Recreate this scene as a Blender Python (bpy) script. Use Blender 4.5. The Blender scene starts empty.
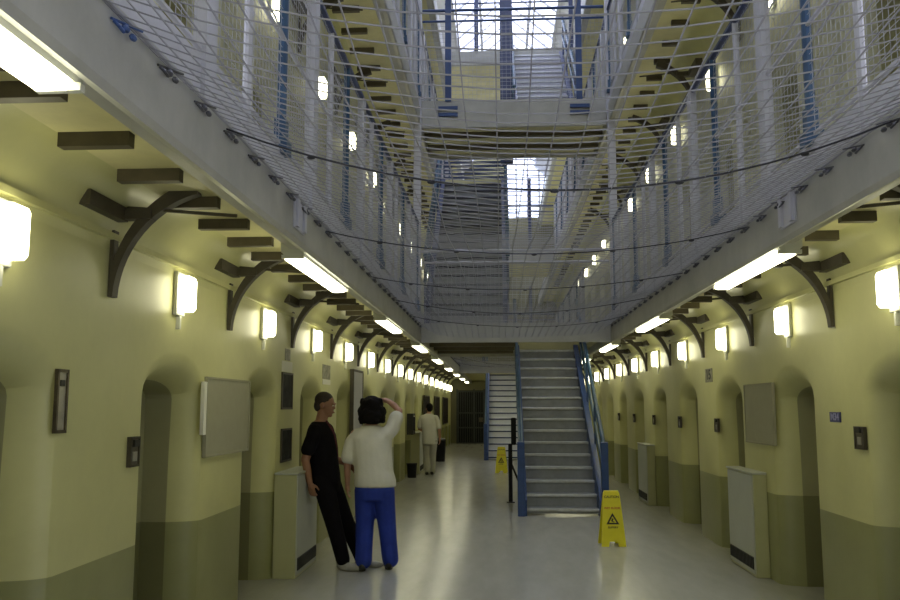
import bpy, bmesh, math, random
from mathutils import Vector, Matrix
random.seed(7)
C = bpy.context.scene.collection
S = 2.13                 # spacing of the cells
WL, WR = -2.2, 2.6       # wall faces
DL, DR = -1.27, 1.78     # edges of the galleries
Y0, Y1 = -2.6, 5.78+S*15+S/2-.005      # the wing's ends
FL = [0.0, 2.95, 6.45, 9.95]   # storey floors

# ------------------------------------------------------------------ materials
def mat(name, col, rough=.5, metal=0., var=.0, scale=4., bump=0., emit=None, estr=0., spec=.5, stretch=(1,1,1), coat=0.):
    m = bpy.data.materials.new(name); m.use_nodes = True
    nt = m.node_tree; b = nt.nodes['Principled BSDF']
    b.inputs['Roughness'].default_value = rough; b.inputs['Metallic'].default_value = metal
    b.inputs['Specular IOR Level'].default_value = spec
    b.inputs['Coat Weight'].default_value = coat; b.inputs['Coat Roughness'].default_value = .15
    b.inputs['Base Color'].default_value = (*col, 1)
    if var or bump:
        tc = nt.nodes.new('ShaderNodeTexCoord'); mp = nt.nodes.new('ShaderNodeMapping')
        mp.inputs['Scale'].default_value = stretch
        no = nt.nodes.new('ShaderNodeTexNoise'); no.inputs['Scale'].default_value = scale
        no.inputs['Detail'].default_value = 6; no.inputs['Roughness'].default_value = .65
        nt.links.new(tc.outputs['Object'], mp.inputs[0]); nt.links.new(mp.outputs[0], no.inputs['Vector'])
    if var:
        r = nt.nodes.new('ShaderNodeValToRGB')
        r.color_ramp.elements[0].position = .3; r.color_ramp.elements[1].position = .7
        r.color_ramp.elements[0].color = (*[max(0, c*(1-var)) for c in col], 1)
        r.color_ramp.elements[1].color = (*[min(1, c*(1+var*.6)) for c in col], 1)
        nt.links.new(no.outputs['Fac'], r.inputs[0]); nt.links.new(r.outputs[0], b.inputs['Base Color'])
    if bump:
        bp = nt.nodes.new('ShaderNodeBump'); bp.inputs['Strength'].default_value = bump; bp.inputs['Distance'].default_value = .02
        nt.links.new(no.outputs['Fac'], bp.inputs['Height']); nt.links.new(bp.outputs[0], b.inputs['Normal'])
    if emit:
        b.inputs['Emission Color'].default_value = (*emit, 1); b.inputs['Emission Strength'].default_value = estr
    return m
M = dict(
 cream=mat('cream gloss paint', (.56,.55,.26), .38, var=.10, scale=1.3, bump=.05, spec=.4),
 dado=mat('olive dado paint', (.28,.285,.125), .33, var=.12, scale=1.5, bump=.05, spec=.4),
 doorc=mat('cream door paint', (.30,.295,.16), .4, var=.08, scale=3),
 doorg=mat('olive door paint', (.15,.15,.065), .4, var=.08, scale=3),
 jamb=mat('wall paint darkened for jamb shade', (.30,.29,.15), .5, var=.08, scale=3),  # shade of the unlit jamb put into the colour
 jambg=mat('dado paint darkened for jamb shade', (.165,.16,.07), .5, var=.08, scale=3),  # dado part of the jamb, darkened likewise for shade
 upper=mat('upper wall paint', (.55,.54,.37), .5, var=.12, scale=1.2),
 floor=mat('grey lino floor', (.40,.395,.35), .2, var=.10, scale=2.2, bump=.03, spec=.5, stretch=(2.2,.5,1)),
 deck=mat('gallery stone deck', (.42,.42,.38), .7, var=.15, scale=3),
 soffit=mat('cream soffit paint', (.64,.60,.32), .55, var=.16, scale=2.2),
 joist=mat('dark oiled joist iron', (.085,.07,.04), .55, var=.3, scale=6),
 iron=mat('dark bronze iron paint', (.06,.05,.032), .5, var=.3, scale=8),
 fascia=mat('grey fascia paint', (.40,.395,.355), .45, var=.18, scale=2.4, bump=.05),
 lav=mat('pale lavender grey paint', (.50,.50,.56), .45, var=.08, scale=5),
 lavd=mat('lavender wire', (.42,.43,.48), .5),
 blue=mat('blue railing paint', (.028,.065,.19), .4, var=.25, scale=7),
 teal=mat('teal blue paint', (.03,.085,.15), .38, var=.25, scale=7),
 post=mat('dark blue post paint', (.03,.08,.17), .42, var=.25, scale=7),
 dblue=mat('dark blue paint', (.03,.045,.12), .4, var=.2, scale=7),
 wire=mat('galvanised wire', (.32,.32,.355), .5),
 cable=mat('dark steel cable', (.045,.045,.055), .5, metal=.4),
 shackle=mat('steel shackle', (.13,.13,.15), .4, metal=.7, var=.4, scale=40),
 blueshackle=mat('blue ratchet clamp', (.05,.10,.28), .45),
 white=mat('white enamel', (.62,.63,.55), .35, var=.05, scale=6),
 lens=mat('glowing bulkhead lens', (.9,.9,.8), .4, emit=(1,.95,.64), estr=5.0),
 tube=mat('glowing tube diffuser', (.9,.9,.8), .4, emit=(1,.96,.68), estr=4.5),
 step=mat('grey stair steel', (.26,.27,.27), .5, var=.2, scale=5),
 litstep=mat('stair steel brightened for daylight', (.78,.79,.80), .45, var=.06, scale=5),  # stair steel with the skylight's brightness put into the colour
 nosing=mat('worn stair nosing', (.50,.51,.50), .35, metal=.3, var=.2, scale=9),
 yellow=mat('yellow plastic', (.74,.66,.02), .35, var=.06, scale=8),
 black=mat('black plastic', (.008,.008,.009), .5, spec=.25),
 ink=mat('black print', (.02,.02,.015), .6),
 red=mat('red print', (.42,.05,.02), .6),
 steel=mat('brushed steel plate', (.12,.10,.07), .35, metal=.6, var=.3, scale=20),
 steell=mat('light steel', (.45,.43,.36), .35, metal=.5, var=.2, scale=20),
 board=mat('grey felt board', (.32,.31,.21), .8, var=.05, scale=12),
 boardf=mat('board frame', (.36,.35,.25), .5),
 radf=mat('pale grey radiator cover', (.46,.48,.42), .42, var=.06, scale=3),
 rads=mat('green cream radiator side', (.45,.45,.25), .4, var=.06, scale=3),
 grille=mat('black grille', (.03,.03,.028), .5),
 paper=mat('white paper', (.72,.71,.60), .7),
 poster=mat('dark printed poster', (.03,.03,.026), .7, spec=.15, var=.9, scale=7),
 posterp=mat('grey printed paper', (.28,.27,.20), .6, var=.6, scale=14),
 signblue=mat('dark blue sign', (.025,.03,.13), .4),
 pale=mat('pale blue lettering', (.30,.30,.50), .5),
 brown=mat('dark brown panel', (.02,.010,.008), .7, spec=.1, var=.3, scale=5),
 skin=mat('tan skin', (.27,.135,.08), .5, var=.08, scale=9),
 skinl=mat('light skin', (.43,.23,.15), .5, var=.08, scale=9),
 hair=mat('dark hair', (.006,.005,.005), .8, spec=.12, var=.4, scale=30, bump=.6),
 hairs=mat('cropped hair', (.022,.014,.010), .7, var=.3, scale=60),
 tblack=mat('black cotton', (.007,.006,.008), .9, spec=.1, var=.3, scale=12, bump=.2),
 maroon=mat('maroon trim', (.07,.012,.02), .8),
 twhite=mat('white cotton', (.62,.61,.53), .85, var=.07, scale=5, bump=.3),
 tblue=mat('royal blue cotton', (.012,.035,.30), .8, var=.25, scale=6, bump=.3),
 tpale=mat('pale grey cotton', (.45,.44,.36), .85, var=.1, scale=6, bump=.2),
 shoe=mat('grey trainers', (.34,.33,.29), .6, var=.15, scale=15),
 shoeb=mat('black shoes', (.012,.012,.012), .45),
 eye=mat('eye white', (.7,.68,.62), .3),
 gate=mat('dark green grey steel', (.035,.042,.035), .5, var=.3, scale=5),
 endw=mat('olive end wall paint darkened for shade', (.16,.15,.07), .5, var=.12, scale=1.5),  # base colour taken dark to stand for the shade at the far end
 roof=mat('roof boarding', (.52,.52,.54), .7, var=.1, scale=2),
)
gl = bpy.data.materials.new('window glass'); gl.use_nodes = True
nt = gl.node_tree; nt.nodes.clear()
o_ = nt.nodes.new('ShaderNodeOutputMaterial'); mx = nt.nodes.new('ShaderNodeMixShader')
tr = nt.nodes.new('ShaderNodeBsdfTransparent'); tr.inputs[0].default_value = (.88,.92,.95,1)
gs = nt.nodes.new('ShaderNodeBsdfGlossy'); gs.inputs['Roughness'].default_value = .1
mx.inputs[0].default_value = .06
nt.links.new(tr.outputs[0], mx.inputs[1]); nt.links.new(gs.outputs[0], mx.inputs[2]); nt.links.new(mx.outputs[0], o_.inputs[0])
M['glass'] = gl

# ------------------------------------------------------------------ mesh builder
class MB:
    def __init__(s): s.v=[]; s.f=[]; s.m=[]
    def add(s, vs, fs, mi=0):
        n=len(s.v); s.v += [tuple(v) for v in vs]
        for f in fs: s.f.append([i+n for i in f]); s.m.append(mi)
        return s
    def box(s, x0,x1,y0,y1,z0,z1, mi=0, bev=0.):
        if x0>x1: x0,x1=x1,x0
        if y0>y1: y0,y1=y1,y0
        if bev:
            b=min(bev,(x1-x0)*.45,(y1-y0)*.45,(z1-z0)*.45)
            bm=bmesh.new(); bmesh.ops.create_cube(bm,size=1)
            for v in bm.verts: v.co=((x0+x1)/2+v.co.x*(x1-x0),(y0+y1)/2+v.co.y*(y1-y0),(z0+z1)/2+v.co.z*(z1-z0))
            bmesh.ops.bevel(bm,geom=bm.edges[:],offset=b,segments=2,affect='EDGES',profile=.5)
            bm.verts.index_update(); s.add([v.co[:] for v in bm.verts],[[v.index for v in f.verts] for f in bm.faces],mi); bm.free(); return s
        return s.add([(x0,y0,z0),(x1,y0,z0),(x1,y1,z0),(x0,y1,z0),(x0,y0,z1),(x1,y0,z1),(x1,y1,z1),(x0,y1,z1)],
              [(0,3,2,1),(4,5,6,7),(0,1,5,4),(1,2,6,5),(2,3,7,6),(3,0,4,7)],mi)
    def tube(s, pts, r, n=8, mi=0, cap=True, ry=None):
        pts=[Vector(p) for p in pts]; rs=r if isinstance(r,(list,tuple)) else [r]*len(pts)
        rings=[]; up=None
        for i,p in enumerate(pts):
            t=(pts[min(i+1,len(pts)-1)]-pts[max(i-1,0)]).normalized()
            if up is None:
                up=Vector((0,0,1)) if abs(t.z)<.9 else Vector((0,1,0))
            a=t.cross(up).normalized(); b=a.cross(t).normalized(); up=b
            k=(ry[i] if ry else rs[i])
            rings.append([p+a*(rs[i]*math.cos(q))+b*(k*math.sin(q)) for q in [2*math.pi*j/n+math.pi/n for j in range(n)]])
        base=len(s.v)
        for rg in rings: s.v += [tuple(v) for v in rg]
        for i in range(len(rings)-1):
            for j in range(n):
                s.f.append([base+i*n+j, base+i*n+(j+1)%n, base+(i+1)*n+(j+1)%n, base+(i+1)*n+j]); s.m.append(mi)
        if cap:
            s.f.append([base+j for j in range(n)][::-1]); s.m.append(mi)
            e=base+(len(rings)-1)*n; s.f.append([e+j for j in range(n)]); s.m.append(mi)
        return s
    def ell(s, c, rx, ry, rz, mi=0, n=12, rot=None):
        R=rot or Matrix.Identity(3); c=Vector(c); vs=[c+R@Vector((0,0,-rz))]; k=n//2
        for i in range(1,k):
            a=-math.pi/2+math.pi*i/k
            for j in range(n):
                q=2*math.pi*j/n; vs.append(c+R@Vector((rx*math.cos(a)*math.cos(q),ry*math.cos(a)*math.sin(q),rz*math.sin(a))))
        vs.append(c+R@Vector((0,0,rz))); fs=[]
        for j in range(n): fs.append([0,1+(j+1)%n,1+j])
        for i in range(k-2):
            for j in range(n):
                a=1+i*n+j; b=1+i*n+(j+1)%n; fs.append([a,b,b+n,a+n])
        e=len(vs)-1
        for j in range(n): fs.append([e,e-n+j,e-n+(j+1)%n])
        return s.add(vs,fs,mi)
    def prism(s, prof, axis, a, b, mi=0):      # profile of 2D points swept along an axis from a to b
        def P(u,w,t): return {'y':(u,t,w),'x':(t,u,w),'z':(u,w,t)}[axis]
        n=len(prof); vs=[P(u,w,a) for u,w in prof]+[P(u,w,b) for u,w in prof]
        fs=[[i,(i+1)%n,n+(i+1)%n,n+i] for i in range(n)]+[list(range(n))[::-1],list(range(n,2*n))]
        return s.add(vs,fs,mi)
    def mesh(s, name, mats, smooth=False, ang=35):
        me=bpy.data.meshes.new(name); me.from_pydata(s.v,[],s.f); me.update()
        for m in (mats if isinstance(mats,(list,tuple)) else [mats]): me.materials.append(M[m] if isinstance(m,str) else m)
        me.polygons.foreach_set('material_index', s.m)
        bm=bmesh.new(); bm.from_mesh(me); bmesh.ops.recalc_face_normals(bm,faces=bm.faces[:]); bm.to_mesh(me); bm.free()
        if smooth:
            me.polygons.foreach_set('use_smooth',[True]*len(me.polygons))
            me.set_sharp_from_angle(angle=math.radians(ang))
        return me
    def build(s, name, mats, parent=None, smooth=False, loc=(0,0,0), ang=35):
        return link(name, s.mesh(name,mats,smooth,ang), parent, loc)
def link(name, data, parent=None, loc=(0,0,0)):
    o=bpy.data.objects.new(name,data); C.objects.link(o); o.location=loc
    if parent: o.parent=parent
    return o
def tag(o, label=None, cat=None, group=None, kind=None):
    if label: o['label']=label
    if cat: o['category']=cat
    if group: o['group']=group
    if kind: o['kind']=kind
    return o
def thing(name, label, cat, loc=(0,0,0), group=None, kind=None, rz=0):
    o=bpy.data.objects.new(name,None); C.objects.link(o); o.location=loc; o.rotation_euler=(0,0,rz); o.empty_display_size=.1
    return tag(o,label,cat,group,kind)
def dup(root, loc, label, group=None, rz=None):
    r=root.copy(); C.objects.link(r); r.location=loc; r['label']=label
    if group: r['group']=group
    if rz is not None: r.rotation_euler=(0,0,rz)
    for ch in list(root.children):
        c=ch.copy(); C.objects.link(c); c.parent=r
        for g in ch.children:
            d=g.copy(); C.objects.link(d); d.parent=c
    return r
ORD='first second third fourth fifth sixth seventh eighth ninth tenth eleventh twelfth thirteenth fourteenth fifteenth sixteenth seventeenth eighteenth nineteenth twentieth'.split()

# ------------------------------------------------------------------ walls with splayed, arched cell recesses
DOORY=[5.78+S*k for k in range(-3,16)]       # centres of the cell doors
def contour(yc, z0, half, spring, rise, nA=12):
    pts=[(yc-half,z0+z) for z in (0,.82,1.3,spring)]
    for i in range(1,nA):
        t=math.pi*i/nA; pts.append((yc-half*math.cos(t), z0+spring+rise*math.sin(t)))
    return pts+[(yc+half,z0+z) for z in (spring,1.3,.82,0)]
def rect(yc, z0, spring, top, nA=12):
    h=S/2; pts=[(yc-h,z0+z) for z in (0,.82,1.3,spring)]
    for i in range(1,nA):
        if i<3: pts.append((yc-h, z0+spring+(top-spring)*i/3))
        elif i<=nA-3: pts.append((yc-h+S*(i-3)/(nA-6), z0+top))
        else: pts.append((yc+h, z0+spring+(top-spring)*(nA-i)/3))
    return pts+[(yc+h,z0+z) for z in (spring,1.3,.82,0)]
AO, AI, DS, DD = .59, .445, .215, .40         # outer and inner half widths, depth of splay and of door
def wall(name, sg, X, label):
    mb=MB(); ya=DOORY[0]-S/2; yb=DOORY[-1]+S/2
    for lev,z0 in enumerate(FL[:3]):
        for yc in DOORY:
            rings=[(rect(yc,z0,1.72,2.3),0.)]
            for k in range(6):
                th=1.25*k/5; u=math.sin(th)/math.sin(1.25)
                h=AO-(AO-AI)*u; rise=.30-(.30-.13)*u
                rings.append((contour(yc,z0,h,1.72-.02*u,rise), DS*(1-math.cos(th))/(1-math.cos(1.25))))
            rings.append((contour(yc,z0,AI,1.70,.13),DD+.02))
            n=len(rings[0][0]); base=len(mb.v)
            for q,(pts,d) in enumerate(rings):
                for y,z in pts:
                    g=1 if q==len(rings)-1 else 1-.06*min(1,max(0,(z-z0-1.15)/.65))
                    mb.v.append((X+sg*d*g,y,z))
            for r in range(len(rings)-1):
                for i in range(n-1):
                    a=base+r*n+i; mb.f.append([a,a+1,a+n+1,a+n])
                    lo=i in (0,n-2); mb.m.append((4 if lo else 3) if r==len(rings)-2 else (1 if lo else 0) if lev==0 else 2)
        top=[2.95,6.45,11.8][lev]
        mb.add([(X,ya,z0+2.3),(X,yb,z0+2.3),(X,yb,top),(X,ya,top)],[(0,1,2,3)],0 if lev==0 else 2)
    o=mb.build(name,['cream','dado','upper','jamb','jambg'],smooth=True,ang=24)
    return tag(o,label,'wall',kind='structure')
wall('wall_left',-1,WL,'cream painted left wall with arched cell recesses and an olive dado')
wall('wall_right',1,WR,'cream painted right wall with arched cell recesses and an olive dado')
YA=DOORY[0]-S/2; YB=DOORY[-1]+S/2
f=MB().box(WL-.4,WR+.4,YA,YB,-.1,0).build('floor','floor'); tag(f,'shiny grey floor running down the middle of the wing','floor',kind='structure')
f=MB().box(WL-.4,WR+.4,YA-.15,YA,0,14.5).build('wall_near','upper'); tag(f,'plain end wall behind the viewpoint','wall',kind='structure')

# cell doors, set back in their recesses
def door_proto(sg):
    root=thing('door_1','x','cell door',kind='structure')
    mb=MB(); pts=contour(0,0,AI,1.70,.13); lo=[(-AI,0),(-AI,.82),(AI,.82),(AI,0)]; hi=[p for p in pts if p[1]>=.82]
    mb.prism([(y,z) for y,z in hi],'x',0,sg*.05,0); mb.prism(lo,'x',0,sg*.05,1)
    for y in (-.3,-.1,.1,.3):
        for z in (.25,.6,1.1,1.5): mb.box(-sg*.012,0,y-.012,y+.012,z-.012,z+.012,1 if z<.8 else 0)
    mb.build('door_leaf',['doorc','doorg'],root)
    MB().box(-sg*.03,0,-.4,-.26,1.0,1.18,0,.006).build('lock_plate','steel',root)
    MB().tube([(-sg*.0,-.33,.98),(-sg*.06,-.33,.98),(-sg*.06,-.33,.82),(-sg*.0,-.33,.82)],.012).build('handle','steel',root)
    MB().box(-sg*.02,0,-.1,.1,1.35,1.5,0,.006).build('hatch','steel',root)
    return root
nd=0
for sg,X,side in ((-1,WL,'left'),(1,WR,'right')):
    p=None
    for lev in (0,1,2):
        for k,yc in enumerate(DOORY):
            if k<3 and not (lev==0 and k>=2): continue
            if lev==2 and k>9: continue
            loc=(X+sg*DD,yc,FL[lev]); nd+=1
            storey=['at floor level','on the first-floor gallery','on the second-floor gallery'][lev]
            lb=f'cream and olive cell door {storey}, {ORD[k-2]} along the {side} wall'
            if p is None: p=door_proto(sg); p.location=loc; p['label']=lb; p['group']='cell doors'; o=p
            else: o=dup(p,loc,lb,'cell doors')
            o.name=f'door_{nd}'

# ------------------------------------------------------------------ far end wall with gate and big window
mb=MB()
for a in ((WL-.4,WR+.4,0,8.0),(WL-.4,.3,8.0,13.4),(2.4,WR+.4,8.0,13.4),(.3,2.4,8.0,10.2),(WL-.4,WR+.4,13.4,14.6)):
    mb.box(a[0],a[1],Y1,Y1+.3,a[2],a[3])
tag(mb.build('wall_far','endw'),'olive end wall at the far end, its paint darkened for shade','wall',kind='structure')
w=thing('window_1','tall bright end window high above the far end','window',(0,0,0),kind='structure')
mb=MB()
for i in range(5): mb.box(.3+2.1*i/4-.04,.3+2.1*i/4+.04,Y1+.05,Y1+.13,10.2,13.4)
for i in range(6): mb.box(.3,2.4,Y1+.06,Y1+.12,10.2+3.2*i/5-.03,10.2+3.2*i/5+.03)
mb.build('window_frame','lav',w); MB().box(.3,2.4,Y1+.085,Y1+.092,10.2,13.4).build('pane','glass',w)
g=thing('barred_gate','dark barred steel gate across the far end of the wing','gate',(-1.05,Y1-.12,0))
mb=MB()
for i in range(17): mb.tube([(-.8+.1*i,0,.02),(-.8+.1*i,0,2.3)],.016,6)
for z in (.02,.7,1.35,2.3): mb.box(-.82,.82,-.02,.02,z-.03,z+.03)
mb.build('bars','gate',g); MB().box(-.85,.85,.03,.06,.0,2.35).build('dark_backing','black',g)  # black sheet stands in for the darkness beyond the bars
for x in (-.85,-.1,.35,.85): MB().box(x-.04,x+.04,-.04,.04,0,2.4).build('gate_post','gate',g)
MB().box(.12,.28,-.05,.03,.95,1.15).build('lock_box','steel',g)

# ------------------------------------------------------------------ galleries
def gallery(sg,X,D,z,label,name='gallery_walkway',joists=True,ya=YA,yb=Y1):
    root=thing(name,label,'gallery',(0,0,z))
    mb=MB().box(X,D+sg*.06,ya,yb,-.09,0); mb.build('slab','soffit',root)
    # deep fascia plate with a rounded lower lip
    mb=MB().prism([(D+sg*.05,-.27),(D+sg*.0,-.29),(D-sg*.012,-.26),(D-sg*.012,.02),(D+sg*.05,.02)],'y',ya,yb); mb.build('fascia','fascia',root)
    MB().box(D+sg*.01,D+sg*.03,ya,yb,.02,.20).build('kerb','lav',root)
    mb=MB().box(D+sg*.05,D+sg*.14,ya,yb,-.245,-.23).box(D+sg*.13,D+sg*.145,ya,yb,-.23,-.09); mb.build('edge_plate','fascia',root)
    # plaster cove along the wall
    prof=[(X,-.42),(X,-.09),(X-sg*.24,-.09)]+[(X-sg*.24*(1-math.sin(t)),-.09-.33*(1-math.cos(t))) for t in [math.pi/2*i/8 for i in range(1,8)]]
    MB().prism(prof,'y',ya,yb).build('cove','cream',root,smooth=True)
    if joists:
        y=3.63-8*.60; k=0
        while y<min(yb,34):
            a=X-sg*.245; b=D+sg*.36
            MB().box(a,b,y-.03,y+.03,-.155,-.09).build('joist','joist',root)
            y+=.60
    return root
gallery(-1,WL,DL,FL[1],'first-floor gallery with grey fascia above the left cells')
gallery(1,WR,DR,FL[1],'first-floor gallery with grey fascia above the right cells')
gallery(-1,WL,DL,FL[2],'second-floor gallery seen through the netting on the left side',ya=2)
gallery(1,WR,DR,FL[2],'second-floor gallery seen through the netting on the right side',ya=2)
gallery(-1,WL,DL,FL[3],'topmost gallery on the left side, under the roof',joists=False,ya=6)
gallery(1,WR,DR,FL[3],'topmost gallery on the right side, under the roof',joists=False,ya=6)

# curved iron brackets under the galleries
def bracket(sg):
    r=thing('gallery_bracket','x','bracket')
    dx,dz=.47,.625; R=(dx*dx+dz*dz)/(2*dx); A=math.asin(dz/R); n=14; mb=MB(); vs=[]; fs=[]
    for i in range(n+1):
        a=A*i/n; th=.026+.06*(i/n)
        for q in (-th/2,th/2):
            rr=R+q; x=-sg*(R-rr*math.cos(a))-sg*.02; z=rr*math.sin(a)
            vs += [(x,-.035,z),(x,.035,z)]
    for i in range(n):
        b=i*4; c=b+4
        fs += [(b,b+1,c+1,c),(b+2,c+2,c+3,b+3),(b,c,c+2,b+2),(b+1,b+3,c+3,c+1)]
    fs += [(0,2,3,1),(n*4,n*4+1,n*4+3,n*4+2)]
    mb.add(vs,fs); mb.build('arm','iron',r,smooth=True)
    MB().box(-sg*.005,-sg*.028,-.03,.03,0,.38).build('wall_strap','iron',r)
    MB().box(-sg*.0,-sg*.09,-.46,.0,.43,.51).box(-sg*.05,-sg*.24,-.05,.02,.44,.50).build('wall_plate','iron',r)
    MB().tube([(-sg*.02,0,.52),(-sg*.72,0,.46)],.010,6).build('tie_rod','iron',r)
    return r
for sg,X,side in ((-1,WL,'left'),(1,WR,'right')):
    p=None
    for lev in (0,1):
        for k in range(-1 if lev==0 else 2,15 if lev==0 else 8):
            y=4.70+S*k
            if lev==0 and y<(2.3 if sg<0 else 4): continue
            loc=(X,y,FL[lev]+2.26+(.32 if lev else 0))
            n=k+1 if lev==0 and sg<0 else (k if lev==0 else k-2)
            lb=f'dark curved iron bracket under the {"first" if lev==0 else "second"}-floor gallery, {ORD[n]} along the {side}'
            if p is None: p=bracket(sg); p.location=loc; p['label']=lb; p['group']='gallery brackets'
            else: dup(p,loc,lb,'gallery brackets')

# ------------------------------------------------------------------ wall lights and tube lights
def wall_light(sg):
    r=thing('bulkhead_light','x','wall light')
    MB().box(0,-sg*.03,-.08,.08,-.15,.15,0,.008).build('back_box','white',r)
    MB().prism([(-sg*.03,-.118),(-sg*.095,-.118),(-sg*.112,-.095),(-sg*.112,.095),(-sg*.10,.118),(-sg*.03,.118)],'y',-.062,.062).build('lens','lens',r)
    MB().box(-sg*.0,-sg*.03,-.012,.012,-.24,-.15).build('conduit_drop','white',r)
    return r
LY=[3.595+S*k for k in range(-2,17)]
for sg,X,side in ((-1,WL,'left'),(1,WR,'right')):
    p=None
    for lev,zz in ((0,2.41),(1,5.5),(2,8.73)):
        for k,y in enumerate(LY):
            if lev and (k<4 or k>13 or (lev==2 and (sg<0 or k not in (6,8)))): continue
            n=k-(2 if sg<0 else 3) if lev==0 else k-4
            where=['above the ground-floor cells','on the first-floor wall behind railing','on the second-floor wall'][lev]
            lb=f'lit bulkhead light {where}, {ORD[n] if n>=0 else ""} along the {side}'
            if n<0: lb=f'lit white bulkhead light on the {side} wall, just outside the picture'+(' edge' if n==-1 else ', at the rear' if n==-2 else ', rearmost')
            if p is None: p=wall_light(sg); p.location=(X,y,zz); p['label']=lb; p['group']='bulkhead wall lights'
            else: dup(p,(X,y,zz),lb,'bulkhead wall lights')
    mb=MB().box(X,X-sg*.035,YA,Y1,2.585,2.62)
    tag(mb.build('trim_1' if sg<0 else 'trim_2','cream'),f'cream cable trunking linking the lights on the {side} wall','trunking',kind='structure')
def tube_light(sg):
    r=thing('tube_light','x','tube light')
    MB().prism([(-.08,.09),(.08,.09),(.08,.02),(.06,.0),(-.06,.0),(-.08,.02)],'y',0,1.75).build('housing','white',r)
    MB().prism([(-.072,.0),(.058,.0),(.054,-.022),(.040,-.034),(-.055,-.034),(-.068,-.022)],'y',.05,1.70).build('diffuser','tube',r)
    for a in (0,1.72): MB().box(-.075,.075,a,a+.03,-.025,.0).build('end_cap','white',r)
    for a in (.3,1.4): MB().box(-.03,.03,a,a+.06,.09,.13).build('mounting_clip','white',r)
    return r
p=None
for sg,x,side in ((-1,-1.39,'left'),(1,1.90,'right')):
    n=0
    for k in range(-1,8):
        y=5.65+2*S*k
        if sg<0 and k==-1: y=.82
        if sg>0 and k==-1: continue
        lb=f'long white fluorescent tube light under the {side} gallery edge, {ORD[n]} from the near end'; n+=1
        if p is None: p=tube_light(sg); p.location=(x,y,2.665); p['label']=lb; p['group']='fluorescent tube lights'
        else: dup(p,(x,y,2.665),lb,'fluorescent tube lights')

# ------------------------------------------------------------------ railings along the galleries
def railing(sg,D,z,label,ya,yb,full=True):
    r=thing('gallery_railing',label,'railing',(D+sg*.02,0,z))
    h=1.6
    MB().tube([(0,ya,h),(0,yb,h)],.03,8).build('handrail','dblue',r)
    MB().tube([(0,ya,.24),(0,yb,.24)],.014,6).tube([(0,ya,.9),(0,yb,.9)],.014,6).build('rail','lav',r)
    mb=MB(); st=.06; y=ya
    while y<yb:
        mb.box(-.0012,.0012,y-.0012,y+.0012,.24,h); y+=st
    zz=.24
    while zz<h: mb.box(-.0012,.0012,ya,yb,zz-.0012,zz+.0012); zz+=st
    mb.build('mesh_infill','lavd',r)
    k=0
    b=4.9-S*2
    while b<yb:
        if b>=ya:
            MB().tube([(0,b,.2),(0,b,h)],.028,8).box(-.05,.05,b-.06,b+.06,.18,.26).box(-.035,.035,b-.035,b+.035,.26,.40).build('post','post',r)
        if b+.80>=ya and b+.8<yb: MB().box(-.03,.03,b+.73,b+.87,.02,h).build('wide_post','lav',r)
        if b+1.43>=ya and b+1.43<yb: MB().tube([(0,b+1.43,.02),(0,b+1.43,h)],.024,8).build('baluster','lav',r)
        b+=S
    return r
railing(-1,DL,FL[1],'lavender mesh railing with blue posts on the left first-floor gallery',.7,13.65)
railing(1,DR,FL[1],'lavender mesh railing with blue posts on the right first-floor gallery',.7,13.65)
railing(-1,DL,FL[1],'mesh railing of the left first-floor gallery beyond the bridge',18.1,27.1)
railing(1,DR,FL[1],'mesh railing of the right first-floor gallery beyond the bridge',18.1,27.1)
railing(-1,DL,FL[2],'mesh railing of the left second-floor gallery, high above the net',5,27.1)
railing(1,DR,FL[2],'mesh railing of the right second-floor gallery, high above the net',5,27.1)
# blue-grey fixing plates on the fascia
for y,x,sg,lb in ((5.25,DL,-1,'pale blue plate on the left gallery fascia'),(5.25,DR,1,'pale blue plate on the right gallery fascia')):
    b=MB().box(x-sg*.012,x-sg*.022,y-.14,y+.14,2.74,2.93,0,.004)
    b.box(x-sg*.022,x-sg*.04,y-.12,y-.07,2.75,2.95).box(x-sg*.022,x-sg*.04,y+.07,y+.12,2.75,2.95)
    tag(b.build('fixing_plate','lav'),lb,'plate')

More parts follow.
